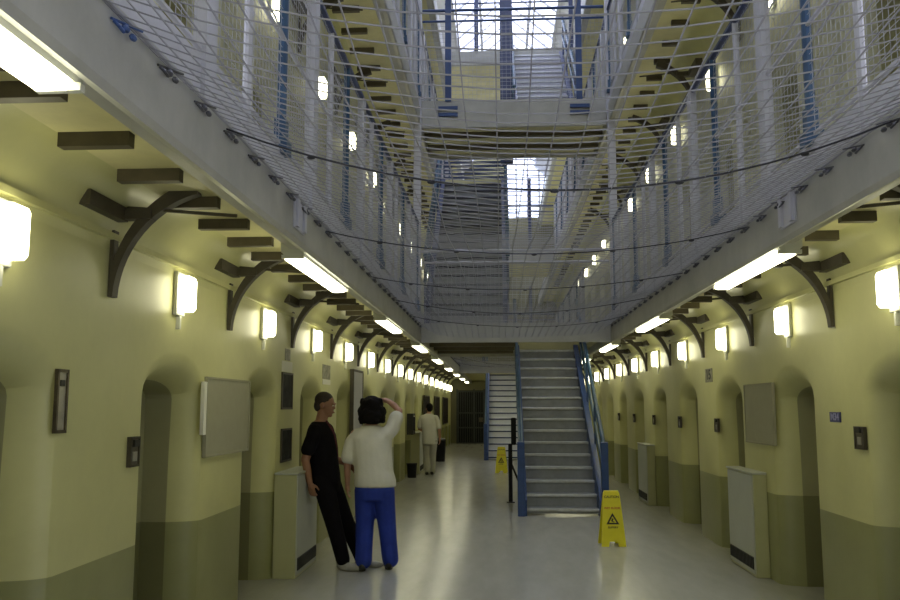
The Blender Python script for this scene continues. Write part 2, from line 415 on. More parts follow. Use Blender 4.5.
# ------------------------------------------------------------------ netting
def net(ya,yb,label,cables,sag=.30,sp=.085,lsp=.10,rw=.0029):
    root=thing('safety_net',label,'net',(0,0,2.93))
    W=DR-DL-.06; xa=DL+.03
    cz=[c for c in cables]
    def zz(x,y):
        u=(x-xa)/W*2-1; d=min([abs(y-c) for c in cz]+[2]); e=min((y-ya),(yb-y),2)/2
        t=min(1,max(0,(y-ya-3.2)/2.8)); q=min(1,max(0,(y-yb+2.5)/2.5))
        return -(sag*(1-t)+.15*t)*(1-u*u)*(1+.12*min(1,d))*(.3+.7*min(1,max(0,e))) - .15*q*q*(1-u**8) + .012*math.sin(y*2.3+x*1.7)
    mb=MB(); n=int((yb-ya)/sp)
    for i in range(n+1):
        y=ya+(yb-ya)*i/n; j=random.uniform(-.012,.012)
        mb.tube([(xa+W*t/12, y+j*math.sin(t*.9+i), zz(xa+W*t/12,y)) for t in range(13)],rw,4,cap=False)
    m=int(W/lsp); k=int((yb-ya)/.3)
    for i in range(m+1):
        x=xa+W*i/m; j=random.uniform(-.01,.01)
        mb.tube([(x+j*math.sin(t*.5+i), ya+(yb-ya)*t/k, zz(x,ya+(yb-ya)*t/k)) for t in range(k+1)],rw,4,cap=False)
    tag(mb.build('mesh','wire',root),kind='stuff')
    for c in cables:
        mb=MB().tube([(xa-.02+(W+.04)*t/16,c+.05*math.sin(math.pi*t/16),zz(xa+W*t/16,c)-.006) for t in range(17)],.0048,6)
        for t in range(2,16,3):
            x=xa+W*t/16; mb.ell((x,c+.04,zz(x,c)-.012),.022,.012,.011,0,8)
        mb.build('support_cable','cable',root,smooth=True)
    for x,sg in ((DL,-1),(DR,1)):
        y=ya+.2; MB().tube([(x-sg*.035,ya,0),(x-sg*.035,yb,0)],.008,6).build('edge_cable','wire',root)
        i=0
        while y<yb and i<34:
            a=x-sg*.02
            b=MB().tube([(a,y-.03,-.03),(a-sg*.02,y-.03,-.05),(a-sg*.02,y+.0,-.055),(a,y,-.03)],.006,6)
            b.ell((a-sg*.012,y+.03,-.03),.014,.022,.014,0,8); b.ell((a-sg*.012,y+.09,-.035),.012,.022,.012,0,8)
            b.tube([(a,y-.05,-.03),(a-sg*.03,y+.12,0)],.005,6)
            b.build('shackle','blueshackle' if (sg<0 and 2.5<y<2.95) else 'shackle',root,smooth=True)
            y+=.385; i+=1
    return root
net(.9,13.66,'sagging wire safety net stretched between the first-floor galleries',[3.8,6.1,8.3,10.3,12.2])
net(18.1,27.1,'second wire safety net beyond the bridge',[20.5,23,25.4],sp=.10,lsp=.12)

# ------------------------------------------------------------------ bridges and stairs
def box_thing(name,label,cat,parts,loc=(0,0,0)):
    r=thing(name,label,cat,loc)
    for pn,m,boxes in parts:
        mb=MB()
        for b in boxes: mb.box(*b)
        mb.build(pn,m,r)
    return r
XL,XR=DL+.015,DR-.015
SX0,SX1=.34,1.55          # the stairwell of the right hand flights
TX0,TX1=-1.12,.06         # and of the left hand ones
def rails(root,x0,x1,y,z,h,posts,m='blue'):
    MB().tube([(x0,y,z+h),(x1,y,z+h)],.026,8).tube([(x0,y,z+h-.19),(x1,y,z+h-.19)],.02,8).build('handrail',m,root)
    for px in posts:
        MB().box(px-.05,px+.05,y-.04,y+.04,z,z+h+.9).build('post',m,root)
    mb=MB(); x=x0
    while x<x1: mb.box(x-.002,x+.002,y-.002,y+.002,z,z+h-.2); x+=.07
    q=.06
    while q<h-.2: mb.box(x0,x1,y-.002,y+.002,z+q-.002,z+q+.002); q+=.07
    mb.build('mesh_infill','lavd',root)
# first floor bridge
b=box_thing('bridge','grey landing bridge at the far edge of the net, over the stairs','bridge',[
 ('fascia','fascia',[(XL,XR,13.70,13.76,-.29,.02)]),
 ('slab','soffit',[(XL,SX0-.06,13.76,18.0,-.16,0),(SX1+.06,XR,13.76,18.0,-.16,0),(SX0-.06,SX1+.06,17.5,18.0,-.16,0),(SX0-.06,SX1+.06,13.76,14.1,-.16,0)]),
 *[('beam','joist',[(XL,SX0-.06,y,y+.1,-.24,-.16)]) for y in (14.4,15.4,16.4,17.4)],
 ('back_fascia','fascia',[(XL,XR,18.0,18.05,-.27,.02)])],(0,0,FL[1]))
rails(b,XL,XR,13.74,0,1.2,(),'lav')
r=box_thing('bridge','grey upper bridge with blue railing crossing above the net','bridge',[
 ('fascia','fascia',[(XL,XR,13.70,13.76,-.24,.22)]),
 ('slab','soffit',[(XL,XR,13.76,15.5,-.16,0)]),
 *[('beam','joist',[(XL,XR,y,y+.1,-.24,-.16)]) for y in (14.2,14.9)],
 ('back_fascia','fascia',[(XL,XR,15.5,15.55,-.24,.1)])],(0,0,FL[2]))
rails(r,XL,XR,13.73,.2,1.6,(-.82,1.34))
for px in (-.82,1.34): MB().box(px-.16,px+.16,13.66,13.70,-.06,.0).box(px-.16,px+.16,13.66,13.70,.05,.11).build('post_foot','blue',r)
r=box_thing('landing','small landing at the head of the dark left flight','landing',[
 ('slab','soffit',[(XL,TX1+.1,17.9,19.4,-.16,0)]),('fascia','fascia',[(XL,TX1+.1,19.4,19.45,-.24,.05),(TX1+.1,TX1+.14,17.9,19.4,-.24,.05)])],(0,0,FL[2]))
MB().tube([(XL,19.35,1.25),(TX1+.1,19.35,1.25)],.025,8).build('handrail','dblue',r)
mb=MB()
for q in range(13): mb.box(XL,TX1+.1,19.34,19.36,.05+q*.09,.10+q*.09)
mb.build('guard_panel','dblue',r)
for z,lb in ((FL[1],'far first-floor bridge with a deck added to shade the end of the wing'),(FL[2],'far second-floor bridge across the end of the wing')):
    r=box_thing('bridge',lb,'bridge',[
     ('fascia','fascia',[(XL,XR,27.2,27.26,-.27,.1)]),
     ('slab','soffit',[(XL,-.5,27.26,31,-.16,0),(1.0,XR,27.26,31,-.16,0),(XL,XR,31.0,Y1,-.16,0)] if z==FL[1] else [(XL,XR,27.26,31,-.16,0)])],(0,0,z))  # rear deck of the lower bridge added to block daylight over the far end
    rails(r,XL,XR,27.23,.1,1.5,(-.5,1.0),'dblue')
r=box_thing('bridge','topmost bridge under the skylight, at the head of the pale upper stairs','bridge',[
 ('fascia','fascia',[(XL,XR,19.62,19.68,-.24,.1)]),('slab','soffit',[(XL,XR,19.68,23.0,-.16,0)]),('back_fascia','fascia',[(XL,XR,23.0,23.05,-.24,.1)])],(0,0,FL[3]))
rails(r,XL,XR,19.65,.1,1.4,(-.5,1.75),'dblue')
# pale columns from the bridge up
for x,lb in ((DL-.03,'tall pale column at the left end of the bridges'),(DR+.03,'tall pale column at the right end of the bridges')):
    c=MB().box(x-.06,x+.06,13.40,13.52,FL[1],11.9,0,.012).box(x-.09,x+.09,13.37,13.55,FL[1]+.02,FL[1]+.1)
    tag(c.build('column','lav'),lb,'column')
c=MB().box(.05,.30,16.6,16.75,FL[2],11.9)
tag(c.build('column','dblue'),'dark steel column standing between the upper flights','column')

def stairs(label,x0,x1,y0,z0,n,rise,going,first,name='staircase',railh=.95,string='blue',sides=(1,1),tread='step',nose='nosing',post=True):
    r=thing(name,label,'staircase',(0,y0,z0))
    zf=lambda k: first+rise*k
    for k in range(n):
        t=MB().box(x0,x1,k*going,k*going+going+.03,zf(k)-.035,zf(k)).box(x0,x1,k*going+.012,k*going+.024,max(zf(k)-rise+.0,.03),zf(k)-.035)
        t.build('tread',tread,r)
        MB().box(x0,x1,k*going-.012,k*going+.03,zf(k)-.036,zf(k)+.004,0,.006).build('nosing',nose,r)
    L=(n-1)*going; H=(n-1)*rise
    for i,(xa,sx) in enumerate(((x0,-1),(x1,1))):
        prof=[(-.10,0),(.20,0),(L+.30,zf(n-1)-.20),(L+.30,zf(n-1)+.20),(.0,first+.24),(-.10,first+.14)]
        MB().prism(prof,'x',xa,xa+sx*.09).build('stringer',string,r)
        if not sides[i]: continue
        xr=xa+sx*.085
        MB().tube([(xr,-.05,first+railh),(xr,L+.3,zf(n-1)+railh+.1)],.036,8).build('handrail','teal',r)
        MB().tube([(xr,-.05,first+railh*.55),(xr,L+.3,zf(n-1)+railh*.55+.1)],.028,8).build('mid_rail','teal',r)
        for k in range(0,n+1,4):
            y=k*going; MB().tube([(xr,y,zf(k)-.02 if k<n else zf(n-1)),(xr,y,zf(k)+railh)],.02,8).build('baluster',string,r)
        if post:
            MB().box(xr-.055,xr+.055,-.14,-.04,0,first+railh+.06,0,.01).build('newel_post','blue',r)
    return r
stairs('grey steel staircase with blue handrails climbing to the bridge',.40,1.49,13.42,0,15,.1905,.28,.10)
stairs('dark staircase climbing from the first-floor bridge, seen through the net',TX0,TX1,13.9,FL[1],17,.194,.225,.194,string='dblue',tread='step',nose='cable',post=False)
stairs('pale upper staircase behind the blue railing of the upper bridge',.40,1.44,15.6,FL[2],17,.194,.225,.194,string='dblue',tread='lav',post=False)
stairs('far staircase with blue edge, treads painted bright for daylight, past the main stairs',-.36,.72,26.9,0,15,.1905,.28,.10,string='blue',tread='litstep',nose='dblue',sides=(1,0))  # treads brightened for daylight, nosings dark for the gaps beneath
# black hand post beside the main stairs
r=thing('handrail_post','black metal post with diagonal brace left of the main stairs','post',(.175,15.2,0))
MB().box(-.035,.035,-.03,.03,0,1.0,0,.008).build('post','black',r); MB().box(-.07,.07,-.06,.06,0,.015).build('base_plate','black',r)
MB().tube([(.02,0,.65),(.26,.12,.06)],.018,8).build('brace','black',r); MB().box(.015,.105,-.03,.03,.98,1.45,0,.02).build('head','black',r)

# ------------------------------------------------------------------ roof with skylight
c=MB(); xc=.2
def slope(x): return 13.9-abs(x-xc)*.85
for xa,xb in ((WL-.3,-1.25),(1.7,WR+.3)):
    c.add([(xa,YA,slope(xa)),(xb,YA,slope(xb)),(xb,Y1+.3,slope(xb)),(xa,Y1+.3,slope(xa)),(xa,YA,slope(xa)+.1),(xb,YA,slope(xb)+.1),(xb,Y1+.3,slope(xb)+.1),(xa,Y1+.3,slope(xa)+.1)],
      [(0,1,2,3),(4,5,6,7),(0,1,5,4),(1,2,6,5),(2,3,7,6),(3,0,4,7)])
tag(c.build('ceiling','roof'),'pale boarded roof slopes over the wing','ceiling',kind='structure')
w=thing('window_2','long glazed skylight along the ridge of the roof','skylight',kind='structure')
mb=MB()
for i in range(46):
    y=YA+.2+i*(Y1-YA)/46
    mb.tube([(-1.25,y,slope(-1.25)),(xc,y,slope(xc)),(1.7,y,slope(1.7))],.035,6)
for x in (-1.25,-.5,xc,.95,1.7): mb.box(x-.04,x+.04,YA,Y1+.3,slope(x)-.04,slope(x)+.05)
mb.build('glazing_bars','lav',w)
MB().add([(-1.25,YA,slope(-1.25)),(xc,YA,slope(xc)),(xc,Y1,slope(xc)),(-1.25,Y1,slope(-1.25)),(1.7,YA,slope(1.7)),(1.7,Y1,slope(1.7))],[(0,1,2,3),(1,4,5,2)]).build('pane','glass',w)

# ------------------------------------------------------------------ radiators in boxed covers
def radiator(sg):
    r=thing('radiator_cover','x','radiator')
    D=.22 if sg<0 else .13
    MB().box(0,-sg*D,0,.93,0,.985,0,.008).build('case','rads',r)
    MB().box(-sg*D,-sg*(D+.012),.015,.915,.03,.975,0,.004).build('front_panel','radf',r)
    MB().box(0,-sg*(D+.02),-.01,.94,.985,1.005,0,.005).build('top_plate','radf',r)
    mb=MB().box(-sg*(D+.012),-sg*(D+.016),.04,.89,.07,.19,0)
    for i in range(17): mb.box(-sg*(D+.016),-sg*(D+.024),.05+i*.05,.066+i*.05,.075,.185)
    mb.build('grille','grille',r)
    return r
pl=radiator(-1); pl.location=(WL,8.42,0); tag(pl,'boxed radiator cover the man in black leans on',group='radiator covers')
dup(pl,(WL,21.35,0),'boxed radiator cover beside the far person in white','radiator covers')
prr=radiator(1); prr.location=(WR,8.73,0); tag(prr,'boxed radiator cover with black grille, nearer one on the right wall',group='radiator covers')
dup(prr,(WR,14.85,0),'boxed radiator cover on the right wall, farther off near the stairs','radiator covers')

# ------------------------------------------------------------------ boards, boxes and signs on the walls
def on_wall(name,label,cat,sg,y0,y1,z0,z1,d,m,frame=None,fm=None,extra=None,group=None):
    X=WL if sg<0 else WR
    r=thing(name,label,cat,(X,(y0+y1)/2,z0),group); w=(y1-y0)/2; h=z1-z0
    MB().box(0,-sg*d,-w,w,0,h,0,.004).build('panel',m,r)
    if frame:
        f=frame; e=-sg*(d+.008)
        MB().box(0,e,-w-.004,-w+f,-.004,h+.004).box(0,e,w-f,w+.004,-.004,h+.004).box(0,e,-w,w,-.004,f).box(0,e,-w,w,h-f,h+.004).build('frame',fm,r)
    for pn,pm,bx in (extra or []):
        mb=MB()
        for a in bx: mb.box(-sg*d,-sg*(d+a[4]),a[0],a[1],a[2],a[3])
        mb.build(pn,pm,r)
    return r
on_wall('notice_board','large grey notice board on the left pier before the man','board',-1,6.33,7.43,1.275,1.865,.02,'board',.012,'board')
on_wall('notice_board','large grey notice board on the right wall above the nearer radiator','board',1,8.36,9.30,1.28,1.87,.02,'board',.012,'board')
on_wall('card_holder','narrow white card holder at the edge of the left notice board','card holder',-1,6.255,6.315,1.44,1.83,.03,'paper')
on_wall('thermometer_strip','tall narrow framed strip on the nearest left pier','strip',-1,4.16,4.262,1.52,1.83,.010,'steell',.012,'steel',[('slider','ink',[(-.02,.02,.23,.26,.006)])])
boxx=[('lock_knob','ink',[(-.035,.035,.115,.155,.018)]),('label_plate','steell',[(-.03,.03,.03,.085,.006)])]
on_wall('lock_box','small dark steel lock box beside the nearest left cell door','lock box',-1,5.03,5.15,1.295,1.465,.02,'steel',.01,'iron',boxx,'lock boxes')
for k,y in enumerate((6.34,8.47,10.46,12.6,14.7,16.85,19.0)):
    if k==1: continue
    on_wall('lock_box',['small dark steel lock box below the blue sign on the right wall','','small dark steel lock box under the number fifteen on the right wall',
      'small dark lock box before the farther right radiator','small dark lock box just above the farther right radiator','small dark lock box past the farther right radiator','small dark lock box farthest along the right wall'][k],'lock box',1,y,y+.16,1.345,1.50,.018,'steel',.01,'iron',boxx,'lock boxes')
# posters and sheets
on_wall('poster','dark printed poster high on the left wall behind the man','poster',-1,8.60,9.04,1.62,1.99,.008,'poster',.016,'iron')
on_wall('poster','dark printed poster lower on the left wall behind the man','poster',-1,8.62,9.04,1.09,1.42,.008,'poster',.016,'iron')
on_wall('paper_notice','small grey notice above the upper dark poster','notice',-1,8.72,8.94,2.12,2.24,.004,'posterp',)
on_wall('paper_notice','white sheet between the grey notice and dark poster','notice',-1,8.60,9.04,2.0,2.11,.004,'paper')
on_wall('paper_notice','grey picture sheet on the next pier past the man','notice',-1,10.6,11.1,1.99,2.17,.004,'posterp',None,None,[('white_edge','paper',[(-.25,.25,-.07,-.005,.004)])])
on_wall('metal_panel','tall lavender grey panel on the pier behind the white T-shirt','panel',-1,12.6,13.5,1.15,2.19,.05,'lav',.03,'iron')
on_wall('door_panel','first dark brown panel on the far left wall','panel',-1,24.9,26.7,.95,1.96,.03,'brown',.03,'iron',None,'dark brown panels')
on_wall('door_panel','second dark brown panel on the far left wall','panel',-1,29.0,31.2,.95,1.98,.03,'brown',.03,'iron',None,'dark brown panels')
on_wall('door_panel','third and farthest dark brown panel on the left wall','panel',-1,33.2,36.2,.95,1.99,.03,'brown',.03,'iron',None,'dark brown panels')
r=on_wall('wall_phone','black wall telephone left of the far person','telephone',-1,20.45,21.0,.98,1.47,.14,'black',.02,'ink',[('handset','shoeb',[(-.2,-.12,.1,.42,.05)]),('keypad','steell',[(-.05,.15,.15,.32,.01)]),('display','paper',[(-.05,.15,.38,.44,.01)])])
# text helper
def text(body,size,m,parent,loc,rot,name='lettering',ext=.001,sx=1.):
    c=bpy.data.curves.new('t','FONT'); c.body=body; c.size=size; c.align_x='CENTER'; c.align_y='CENTER'; c.extrude=ext; c.offset=size*.022
    t=bpy.data.objects.new('t',c); C.objects.link(t); dg=bpy.context.evaluated_depsgraph_get(); dg.update()
    me=bpy.data.meshes.new_from_object(t.evaluated_get(dg)); bpy.data.objects.remove(t)
    me.materials.clear(); me.materials.append(M[m]); o=link(name,me,parent,loc); o.rotation_euler=rot; o.scale=(sx,1,1); return o
s15=on_wall('number_sign','small sign reading 15 high on the right wall','sign',1,10.72,11.08,1.945,2.115,.006,'posterp')
text('15',.17,'ink',s15,(-.009,0,.088),(math.pi/2,0,-math.pi/2),sx=1.5)
sb=on_wall('name_sign','small dark blue sign on the nearest right pier','sign',1,6.78,7.0,1.527,1.605,.008,'signblue')
text('M34',.075,'pale',sb,(-.0095,0,.039),(math.pi/2,0,-math.pi/2),sx=1.25)

# ------------------------------------------------------------------ wet floor signs
def wet_sign():
    r=thing('wet_floor_sign','x','sign')
    H=.655; t=math.atan2(.12,H)
    for sgn,pn in ((-1,'front_leaf'),(1,'back_leaf')):
        # each leaf slants from the ridge to the floor; outline with cut-out foot
        out=[(-.152,0),(-.062,0),(-.05,.06),(.05,.06),(.062,0),(.152,0),(.112,.52),(.10,.64),(.085,.66),(-.085,.66),(-.10,.64),(-.112,.52)]
        n=len(out); vs=[]
        for d in (0,.012):
            for x,z in out: vs.append((x, sgn*(.125*(1-z/.66)+.006+d), z))
        fs=[[i,(i+1)%n,n+(i+1)%n,n+i] for i in range(n)]
        # caps as triangulated strips: split outline in convex pieces
        caps=[[0,1,2,11],[2,3,6,11],[3,4,5,6],[6,7,8,9,10,11]]
        for c in caps: fs += [c,[n+i for i in c]]
        MB().add(vs,fs).build(pn,'yellow',r)
    MB().tube([(-.09,0,.655),(.09,0,.655)],.012,8).build('hinge','yellow',r)
    rot=(math.pi/2-math.atan2(.125,.66),0,0)
    def P(z): return (0,-(.125*(1-z/.66)+.006+.0135),z)
    text('CAUTION',.041,'ink',r,P(.59),rot,sx=1.0); text('WET FLOOR',.035,'red',r,P(.455),rot,sx=1.0)
    tri=MB(); y=lambda z:-(.125*(1-z/.66)+.0195)
    def ring(s,zc): return [(0,zc+s),(-s*.95,zc-s*.62),(s*.95,zc-s*.62)]
    a=ring(.085,.315); b=ring(.048,.312); vs=[(x,y(z),z) for x,z in a+b]
    tri.add(vs,[(0,1,4,3),(1,2,5,4),(2,0,3,5)]); 
    for bx in ((-.012,.010,.315,.333),(-.018,.004,.296,.316),(-.004,.022,.288,.298)): tri.add([(bx[0],y(bx[2]),bx[2]),(bx[1],y(bx[2]),bx[2]),(bx[1],y(bx[3]),bx[3]),(bx[0],y(bx[3]),bx[3])],[(0,1,2,3)])
    tri.build('warning_triangle','ink',r)
    text('SLIPPERY',.032,'ink',r,P(.225),rot)
    return r
ws=wet_sign(); ws.location=(1.33,10.68,0); tag(ws,'yellow wet floor sign standing right of the main stairs',group='wet floor signs'); ws.rotation_euler=(0,0,.05); ws.scale=(.96,.96,.96)
dup(ws,(.03,21.9,0),'yellow wet floor sign farther off, left of the main stairs','wet floor signs',rz=-.1)

# bins
r=thing('waste_bin','small black bin by the left wall past the woman','bin',(-2.06,20.3,0))
MB().tube([(0,0,0),(0,0,.30)],[.10,.12],12).build('body','black',r); MB().tube([(0,0,.30),(0,0,.33)],.13,12).build('rim','shoeb',r)
r=thing('waste_bin','tall dark bin beyond the far person in white','bin',(-1.80,26.2,0))
MB().tube([(0,0,0),(0,0,.62)],[.14,.17],12).build('body','black',r); MB().tube([(0,0,.62),(0,0,.66),(0,0,.70)],[.18,.17,.08],12).build('lid','shoeb',r)

# ------------------------------------------------------------------ people
def remesh(mb,name,m,parent,vox,smooth=4,inflate=0):
    me=mb.mesh(name,m); o=link(name,me,parent)
    md=o.modifiers.new('r','REMESH'); md.mode='VOXEL'; md.voxel_size=vox; md.use_smooth_shade=True
    ms=o.modifiers.new('s','SMOOTH'); ms.iterations=smooth; ms.factor=.5
    dg=bpy.context.evaluated_depsgraph_get(); dg.update()
    ne=bpy.data.meshes.new_from_object(o.evaluated_get(dg)); o.modifiers.clear(); o.data=ne
    ne.materials.clear(); ne.materials.append(M[m]); ne.polygons.foreach_set('use_smooth',[True]*len(ne.polygons))
    return o
def limb(mb,pts,rs,n=12,ry=None):
    mb.tube(pts,rs,n,ry=ry)
    for p,r_ in zip(pts,rs): mb.ell(p,r_,r_,r_,0,n)
def torso(mb,secs,fwd,n=20):
    # secs: (centre, half width, half depth); fwd = horizontal facing
    f=Vector(fwd).normalized(); s=f.cross(Vector((0,0,1))); vs=[]; 
    for c,w,d in secs:
        for j in range(n):
            q=2*math.pi*j/n; vs.append(Vector(c)+s*(w*math.cos(q))+f*(d*math.sin(q)))
    fs=[[i*n+j,i*n+(j+1)%n,(i+1)*n+(j+1)%n,(i+1)*n+j] for i in range(len(secs)-1) for j in range(n)]
    fs += [list(range(n))[::-1],[(len(secs)-1)*n+j for j in range(n)]]
    mb.add(vs,fs)
def head(mb,c,fwd,up=Vector((0,0,1)),k=1.):
    f=Vector(fwd).normalized(); u=(up-f*up.dot(f)).normalized(); s=f.cross(u); R=Matrix((s,f,u)).transposed(); c=Vector(c)
    P=lambda x,y,z: c+R@(Vector((x,y,z))*k)
    mb.ell(P(0,-.012,.025),.074*k,.094*k,.090*k,0,16,R)          # skull
    mb.ell(P(0,.028,-.045),.056*k,.062*k,.072*k,0,14,R)          # face and jaw
    mb.ell(P(0,.062,-.092),.026*k,.024*k,.022*k,0,10,R)          # chin
    mb.tube([P(0,.078,.012),P(0,.092,-.028)],[.010*k,.016*k],8)   # nose
    mb.ell(P(0,.094,-.062),.024*k,.012*k,.009*k,0,8,R)           # lips
    mb.ell(P(0,.086,.022),.05*k,.014*k,.010*k,0,8,R)             # brow
    for x in (-1,1): mb.ell(P(x*.076,-.008,-.012),.010*k,.020*k,.032*k,0,8,R)   # ears
    return P,R
def hand(mb,wrist,d,palmn,sg,curl=.5,k=1.):
    """d: direction to the fingers, palmn: direction the palm faces, sg: side of the thumb along d x palmn"""
    d=Vector(d).normalized(); p=(Vector(palmn)-d*Vector(palmn).dot(d)).normalized(); s=d.cross(p)*sg; w=Vector(wrist)
    R=Matrix((s,p,d)).transposed()
    mb.ell(w+d*.045*k,.040*k,.017*k,.052*k,0,12,R); mb.tube([w-d*.02*k,w+d*.05*k],[.024*k,.030*k],10)
    for i,L in enumerate((.070,.080,.074,.058)):
        b=w+d*.080*k+s*(.030-.020*i)*k; pts=[b-d*.03*k]; a=0; q=b
        pts.append(q)
        for seg in (.45,.32,.23):
            a+=curl*(.55 if seg>.4 else .75); q=q+(d*math.cos(a)+p*math.sin(a))*L*seg*k; pts.append(q)
        mb.tube(pts,[.010*k,.0095*k,.009*k,.0085*k,.007*k],8); mb.ell(q,.007*k,.007*k,.007*k,0,8)
    b=w+d*.02*k+s*.026*k; q1=b+(d*.6+s*.7+p*.25).normalized()*.038*k; q2=q1+(d*.85+s*.25+p*.4).normalized()*.03*k; q3=q2+(d*.9+p*.45).normalized()*.022*k
    mb.tube([b,q1,q2,q3],[.014*k,.0115*k,.010*k,.008*k],8); mb.ell(q3,.008*k,.008*k,.008*k,0,8)
def shoe(parent,heel,toe,m,sole=None):
    h=Vector(heel); t=Vector(toe); d=(t-h); L=d.length; d.normalize(); s=d.cross(Vector((0,0,1))); R=Matrix((d,s,Vector((0,0,1)))).transposed()
    mb=MB(); c=h+d*L*.5
    mb.ell(h+d*.07+Vector((0,0,.052)),.075,.042,.052,0,12,R); mb.ell(c+d*.05+Vector((0,0,.036)),L*.46,.047,.036,0,14,R)
    mb.ell(h+d*.06+Vector((0,0,.085)),.045,.04,.04,0,10,R); mb.tube([h+d*.05+Vector((0,0,.016)),t-d*.04+Vector((0,0,.016))],[.040,.044],12,ry=[.016,.016])
    return remesh(mb,'shoe',m,parent,.008,3)
Z=Vector((0,0,1))
# --- man in black, leaning back on the radiator, seen side on, facing right
man=thing('person','person in black T-shirt and black trousers leaning on the radiator cover, arms down','person',(-1.6,9.1,0))
F=Vector((1,-.12,0)); sd=Vector((-.12,-1,0)).normalized()          # sd: his right side, towards us
cy=9.0
def mp(x,z,off=0.): return Vector((x,cy,z))+sd*off - Vector((-1.6,9.1,0))
b=MB()
hipc=(-1.815,.90); chest=(-1.88,1.28); neckb=(-1.895,1.47)
torso(b,[(mp(-1.80,.80),.155,.115),(mp(-1.81,.90),.17,.13),(mp(-1.83,1.05),.16,.125),(mp(-1.85,1.22),.18,.14),(mp(-1.865,1.36),.195,.13),(mp(-1.88,1.44),.14,.10),(mp(-1.875,1.50),.065,.068)],F)
limb(b,[mp(-1.875,1.45),mp(-1.85,1.58)],[.066,.062])
P,R=head(b,mp(-1.825,1.665),F+Vector((0,0,-.16)),k=1.08)
legs=[(.09,(-1.81,.88),(-1.70,.49),(-1.585,.10)),(-.09,(-1.80,.88),(-1.63,.48),(-1.45,.10))]
for off,hp,kn,an in legs:
    limb(b,[mp(*hp,off),mp((hp[0]+kn[0])/2,(hp[1]+kn[1])/2,off),mp(*kn,off),mp((kn[0]*.65+an[0]*.35),(kn[1]*.65+an[1]*.35),off),mp(*an,off)],[.088,.075,.055,.056,.038])
arms=[(.205,(-1.88,1.395),(-1.945,1.11),(-1.90,.875)),(-.20,(-1.86,1.395),(-1.87,1.11),(-1.66,1.05))]
for off,sh,el,wr in arms:
    o2=off*1.2
    limb(b,[mp(*sh,off*.82),mp(*sh,off*1.02)+Vector((0,0,-.05)),mp(*el,o2),mp(el[0]*.6+wr[0]*.4,el[1]*.6+wr[1]*.4,o2*.97),mp(*wr,o2*.92)],[.062,.056,.046,.042,.031])
wv=mp(-1.90,.875,.22); hand(b,wv,(.25,0,-1),(.3,1,0),1,.55)
wv=mp(-1.66,1.05,-.22); hand(b,wv,(.8,-.1,-.5),(0,-1,-.4),1,.6)
remesh(b,'body','skin',man,.0075,3)
e=MB()
for x in (-1,1): e.ell(P(x*.030,.086,.004),.012,.008,.008,0,8,R)
e.build('eyes','eye',man,smooth=True)
b=MB(); b.ell(P(0,-.024,.042),.086,.103,.090,0,18,R); b.ell(P(0,-.062,-.015),.078,.058,.072,0,14,R)
h=remesh(b,'hair','hairs',man,.008,3)
b=MB(); torso(b,[(mp(-1.80,.86),.182,.145),(mp(-1.81,.95),.182,.147),(mp(-1.83,1.07),.178,.148),(mp(-1.85,1.22),.195,.158),(mp(-1.865,1.36),.21,.145),(mp(-1.88,1.44),.16,.115),(mp(-1.878,1.49),.085,.085)],F)
for off,sh,el,wr in arms:
    limb(b,[mp(*sh,off*.8),mp(*sh,off*1.03)+Vector((0,0,-.06)),mp(sh[0]*.35+el[0]*.65,sh[1]*.35+el[1]*.65,off*1.16)],[.080,.078,.074])
remesh(b,'t_shirt','tblack',man,.012,4)
MB().tube([mp(-1.80,1.50,.05),mp(-1.735,1.40,.03),mp(-1.70,1.25,.02),mp(-1.69,1.1,.0)],[.012,.016,.014,.01],8).build('maroon_stripe','maroon',man,smooth=True)['label']='dark maroon stripe down the shirt front'
b=MB(); torso(b,[(mp(-1.795,.77),.16,.125),(mp(-1.80,.84),.182,.14),(mp(-1.81,.94),.178,.138)],F)
for off,hp,kn,an in legs:
    limb(b,[mp(*hp,off),mp((hp[0]+kn[0])/2,(hp[1]+kn[1])/2,off),mp(*kn,off),mp((kn[0]*.5+an[0]*.5),(kn[1]*.5+an[1]*.5),off),mp(an[0]-.005,an[1]+.0,off)],[.112,.102,.088,.080,.072])
remesh(b,'trousers','tblack',man,.012,4)
for (off,hp,kn,an) in legs:
    q=mp(an[0]-.07,0,off); shoe(man,q,q+Vector((.28,-.05,0)),'shoe')
# --- woman in white T-shirt and blue trousers, seen from behind, right hand on her head
wo=thing('person','person in white T-shirt and blue trousers seen from behind, right hand raised to dark hair','person',(-1.3,8.9,0))
F=Vector((-.18,1,0)).normalized(); sd=F.cross(Z)
def wp(x,z,y=8.9): return Vector((x,y,z))-Vector((-1.3,8.9,0))
b=MB()
torso(b,[(wp(-1.285,.74),.16,.11),(wp(-1.285,.86),.185,.13),(wp(-1.30,1.02),.165,.12),(wp(-1.315,1.2),.18,.125),(wp(-1.32,1.34),.19,.11),(wp(-1.325,1.42),.12,.075),(wp(-1.33,1.47),.06,.055)],F)
limb(b,[wp(-1.33,1.43),wp(-1.335,1.55,8.92)],[.055,.05])
P,R=head(b,wp(-1.335,1.615,8.93),F+Vector((-.25,0,-.05)),k=.97)
legs=[((-1.375,.80,8.9),(-1.385,.46,8.93),(-1.385,.09,8.88)),((-1.195,.80,8.9),(-1.165,.46,8.97),(-1.125,.09,8.97))]
for hp,kn,an in legs:
    H,K,A=[wp(a,c,y) for a,c,y in (hp,kn,an)]
    limb(b,[H,(H+K)/2,K,K*.65+A*.35,A],[.095,.082,.058,.056,.038])
armL=[wp(-1.49,1.36),wp(-1.535,1.28),wp(-1.565,1.08,8.88),wp(-1.572,.97,8.93),wp(-1.575,.84,8.97)]
limb(b,armL,[.052,.048,.038,.034,.025]); hand(b,armL[-1],(-.02,.15,-1),(1,.2,0),-1,.5,.95)
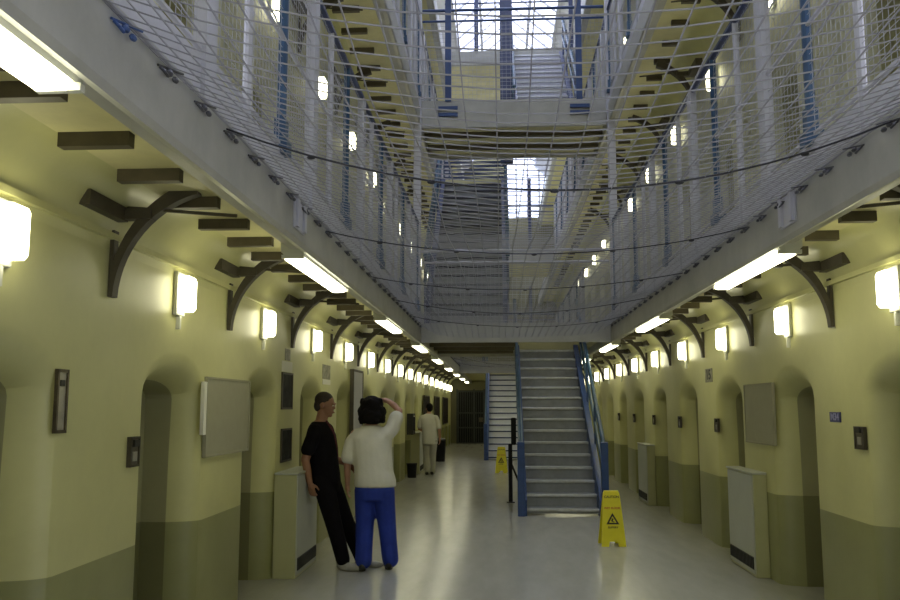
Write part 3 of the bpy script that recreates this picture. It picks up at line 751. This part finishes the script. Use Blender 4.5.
armR=[wp(-1.15,1.37),wp(-1.11,1.42,8.92),wp(-1.045,1.60,8.97),wp(-1.10,1.655,9.0),wp(-1.165,1.70,9.02)]
limb(b,armR,[.052,.048,.038,.034,.026]); hand(b,armR[-1],(-1,.15,.35),(-.3,-.1,-1),-1,.35,.95)
remesh(b,'body','skinl',wo,.0075,3)
e=MB()
for x in (-1,1): e.ell(P(x*.030,.084,.004),.012,.008,.008,0,8,R)
e.build('eyes','eye',wo,smooth=True)
b=MB(); rnd=random.Random(3)
b.ell(P(0,-.03,.03),.120,.13,.115,0,18,R); b.ell(P(0,-.05,-.05),.140,.11,.105,0,18,R); b.ell(P(.0,-.06,-.09),.142,.09,.07,0,16,R)
for i in range(90):
    a=rnd.uniform(0,2*math.pi); q=rnd.uniform(-.13,.09)
    rr=.135 if q<.0 else .11
    pz=Vector((math.cos(a)*rr*.95,-.04+math.sin(a)*rr*.85,q))
    if pz.y>.045: continue
    b.ell(P(*pz),.030,.030,.034,0,8,R)
remesh(b,'hair','hair',wo,.010,2)
b=MB()
torso(b,[(wp(-1.275,.83),.215,.158),(wp(-1.28,.90),.215,.158),(wp(-1.295,1.0),.20,.15),(wp(-1.312,1.2),.205,.147),(wp(-1.32,1.33),.21,.13),(wp(-1.325,1.41),.15,.095),(wp(-1.33,1.455),.085,.075)],F)
limb(b,[wp(-1.46,1.35),wp(-1.525,1.28),wp(-1.555,1.13,8.89)],[.075,.078,.080])
limb(b,[wp(-1.17,1.36),wp(-1.115,1.415,8.92),wp(-1.072,1.53,8.95)],[.080,.078,.078])
remesh(b,'t_shirt','twhite',wo,.012,4)
b=MB(); torso(b,[(wp(-1.285,.70),.175,.13),(wp(-1.285,.80),.20,.145),(wp(-1.285,.88),.195,.14)],F)
for hp,kn,an in legs:
    H,K,A=[wp(a,c,y) for a,c,y in (hp,kn,an)]
    limb(b,[H,(H+K)/2,K,(K+A)/2,A+Vector((0,0,.012))],[.118,.108,.096,.088,.086])
remesh(b,'trousers','tblue',wo,.012,4)
for hp,kn,an in legs:
    q=wp(an[0],0,an[2]-.085); shoe(wo,q,q+Vector((-.05,.27,0)),'shoeb')
# --- person in pale clothes far down the wing
fp=thing('person','person in pale top and pale trousers far down the wing, back turned, dark hair','person',(-1.70,21.05,0))
F=Vector((-.25,1,0)).normalized()
def fpnt(x,z,y=0.): return Vector((x,y,z))
b=MB()
torso(b,[(fpnt(0,.76),.15,.10),(fpnt(0,.9),.17,.12),(fpnt(-.01,1.05),.155,.11),(fpnt(-.02,1.22),.175,.12),(fpnt(-.03,1.36),.185,.105),(fpnt(-.03,1.43),.12,.075),(fpnt(-.03,1.48),.06,.055)],F)
limb(b,[fpnt(-.03,1.44),fpnt(-.02,1.56,.02)],[.055,.05]); P,R=head(b,fpnt(-.015,1.60,.03),F)
legs=[((-.085,.82,0),(-.09,.47,.05),(-.05,.09,0)),((.085,.82,0),(.07,.47,.05),(.06,.09,.12))]
for hp,kn,an in legs:
    H,K,A=[fpnt(*q) for q in (hp,kn,an)]; limb(b,[H,(H+K)/2,K,K*.65+A*.35,A],[.088,.078,.056,.055,.038])
aL=[fpnt(-.19,1.37),fpnt(-.23,1.28),fpnt(-.26,1.1,.02),fpnt(-.2,1.06,.14),fpnt(-.14,1.06,.24)]; aR=[fpnt(.14,1.37),fpnt(.18,1.28),fpnt(.23,1.08,.0),fpnt(.23,.98,.05),fpnt(.235,.86,.09)]
for a in (aL,aR): limb(b,a,[.052,.048,.038,.034,.026])
hand(b,aL[-1],(.4,1,0),(0,0,-1),1,.5); hand(b,aR[-1],(0,.15,-1),(-1,.2,0),1,.5)
remesh(b,'body','skinl',fp,.0085,3)
b=MB(); b.ell(P(0,-.02,.035),.085,.10,.09,0,16,R); b.ell(P(0,-.05,-.02),.075,.06,.07,0,12,R); remesh(b,'hair','hair',fp,.010,3)
b=MB(); torso(b,[(fpnt(0,.74),.19,.14),(fpnt(0,.9),.19,.14),(fpnt(-.01,1.05),.18,.135),(fpnt(-.02,1.22),.195,.138),(fpnt(-.03,1.36),.20,.12),(fpnt(-.03,1.43),.14,.09),(fpnt(-.03,1.47),.08,.07)],F)
for a in (aL,aR): limb(b,[a[0],a[1],a[1]*.35+a[2]*.65],[.07,.07,.068])
remesh(b,'t_shirt','twhite',fp,.013,4)
b=MB(); torso(b,[(fpnt(0,.72),.165,.12),(fpnt(0,.86),.18,.13)],F)
for hp,kn,an in legs:
    H,K,A=[fpnt(*q) for q in (hp,kn,an)]; limb(b,[H,(H+K)/2,K,(K+A)/2,A],[.10,.092,.078,.07,.066])
remesh(b,'trousers','tpale',fp,.013,4)
for hp,kn,an in legs:
    q=fpnt(an[0],0,an[2]-.07); shoe(fp,q,q+Vector((-.05,.26,0)),'shoeb')

# ------------------------------------------------------------------ daylight, camera, view
w=bpy.data.worlds.new('World'); bpy.context.scene.world=w; w.use_nodes=True
bg=w.node_tree.nodes['Background']; bg.inputs[0].default_value=(.76,.79,1.0,1); bg.inputs[1].default_value=2.4
cam=bpy.data.cameras.new('camera'); co=bpy.data.objects.new('camera',cam); C.objects.link(co)
cam.sensor_width=36; cam.sensor_fit='HORIZONTAL'; cam.lens=860/900*36; cam.clip_start=.05; cam.clip_end=200
yaw,pit=.0575,.1228
fw=Vector((-math.sin(yaw)*math.cos(pit),math.cos(yaw)*math.cos(pit),math.sin(pit))); rt=Vector((math.cos(yaw),math.sin(yaw),0)); up=rt.cross(fw)
co.matrix_world=Matrix(((rt.x,up.x,-fw.x,0),(rt.y,up.y,-fw.y,0),(rt.z,up.z,-fw.z,1.65),(0,0,0,1)))
sc=bpy.context.scene; sc.camera=co
sc.view_settings.view_transform='Standard'; sc.view_settings.look='None'; sc.view_settings.exposure=.95; sc.view_settings.gamma=1; sc.view_settings.use_curve_mapping=False
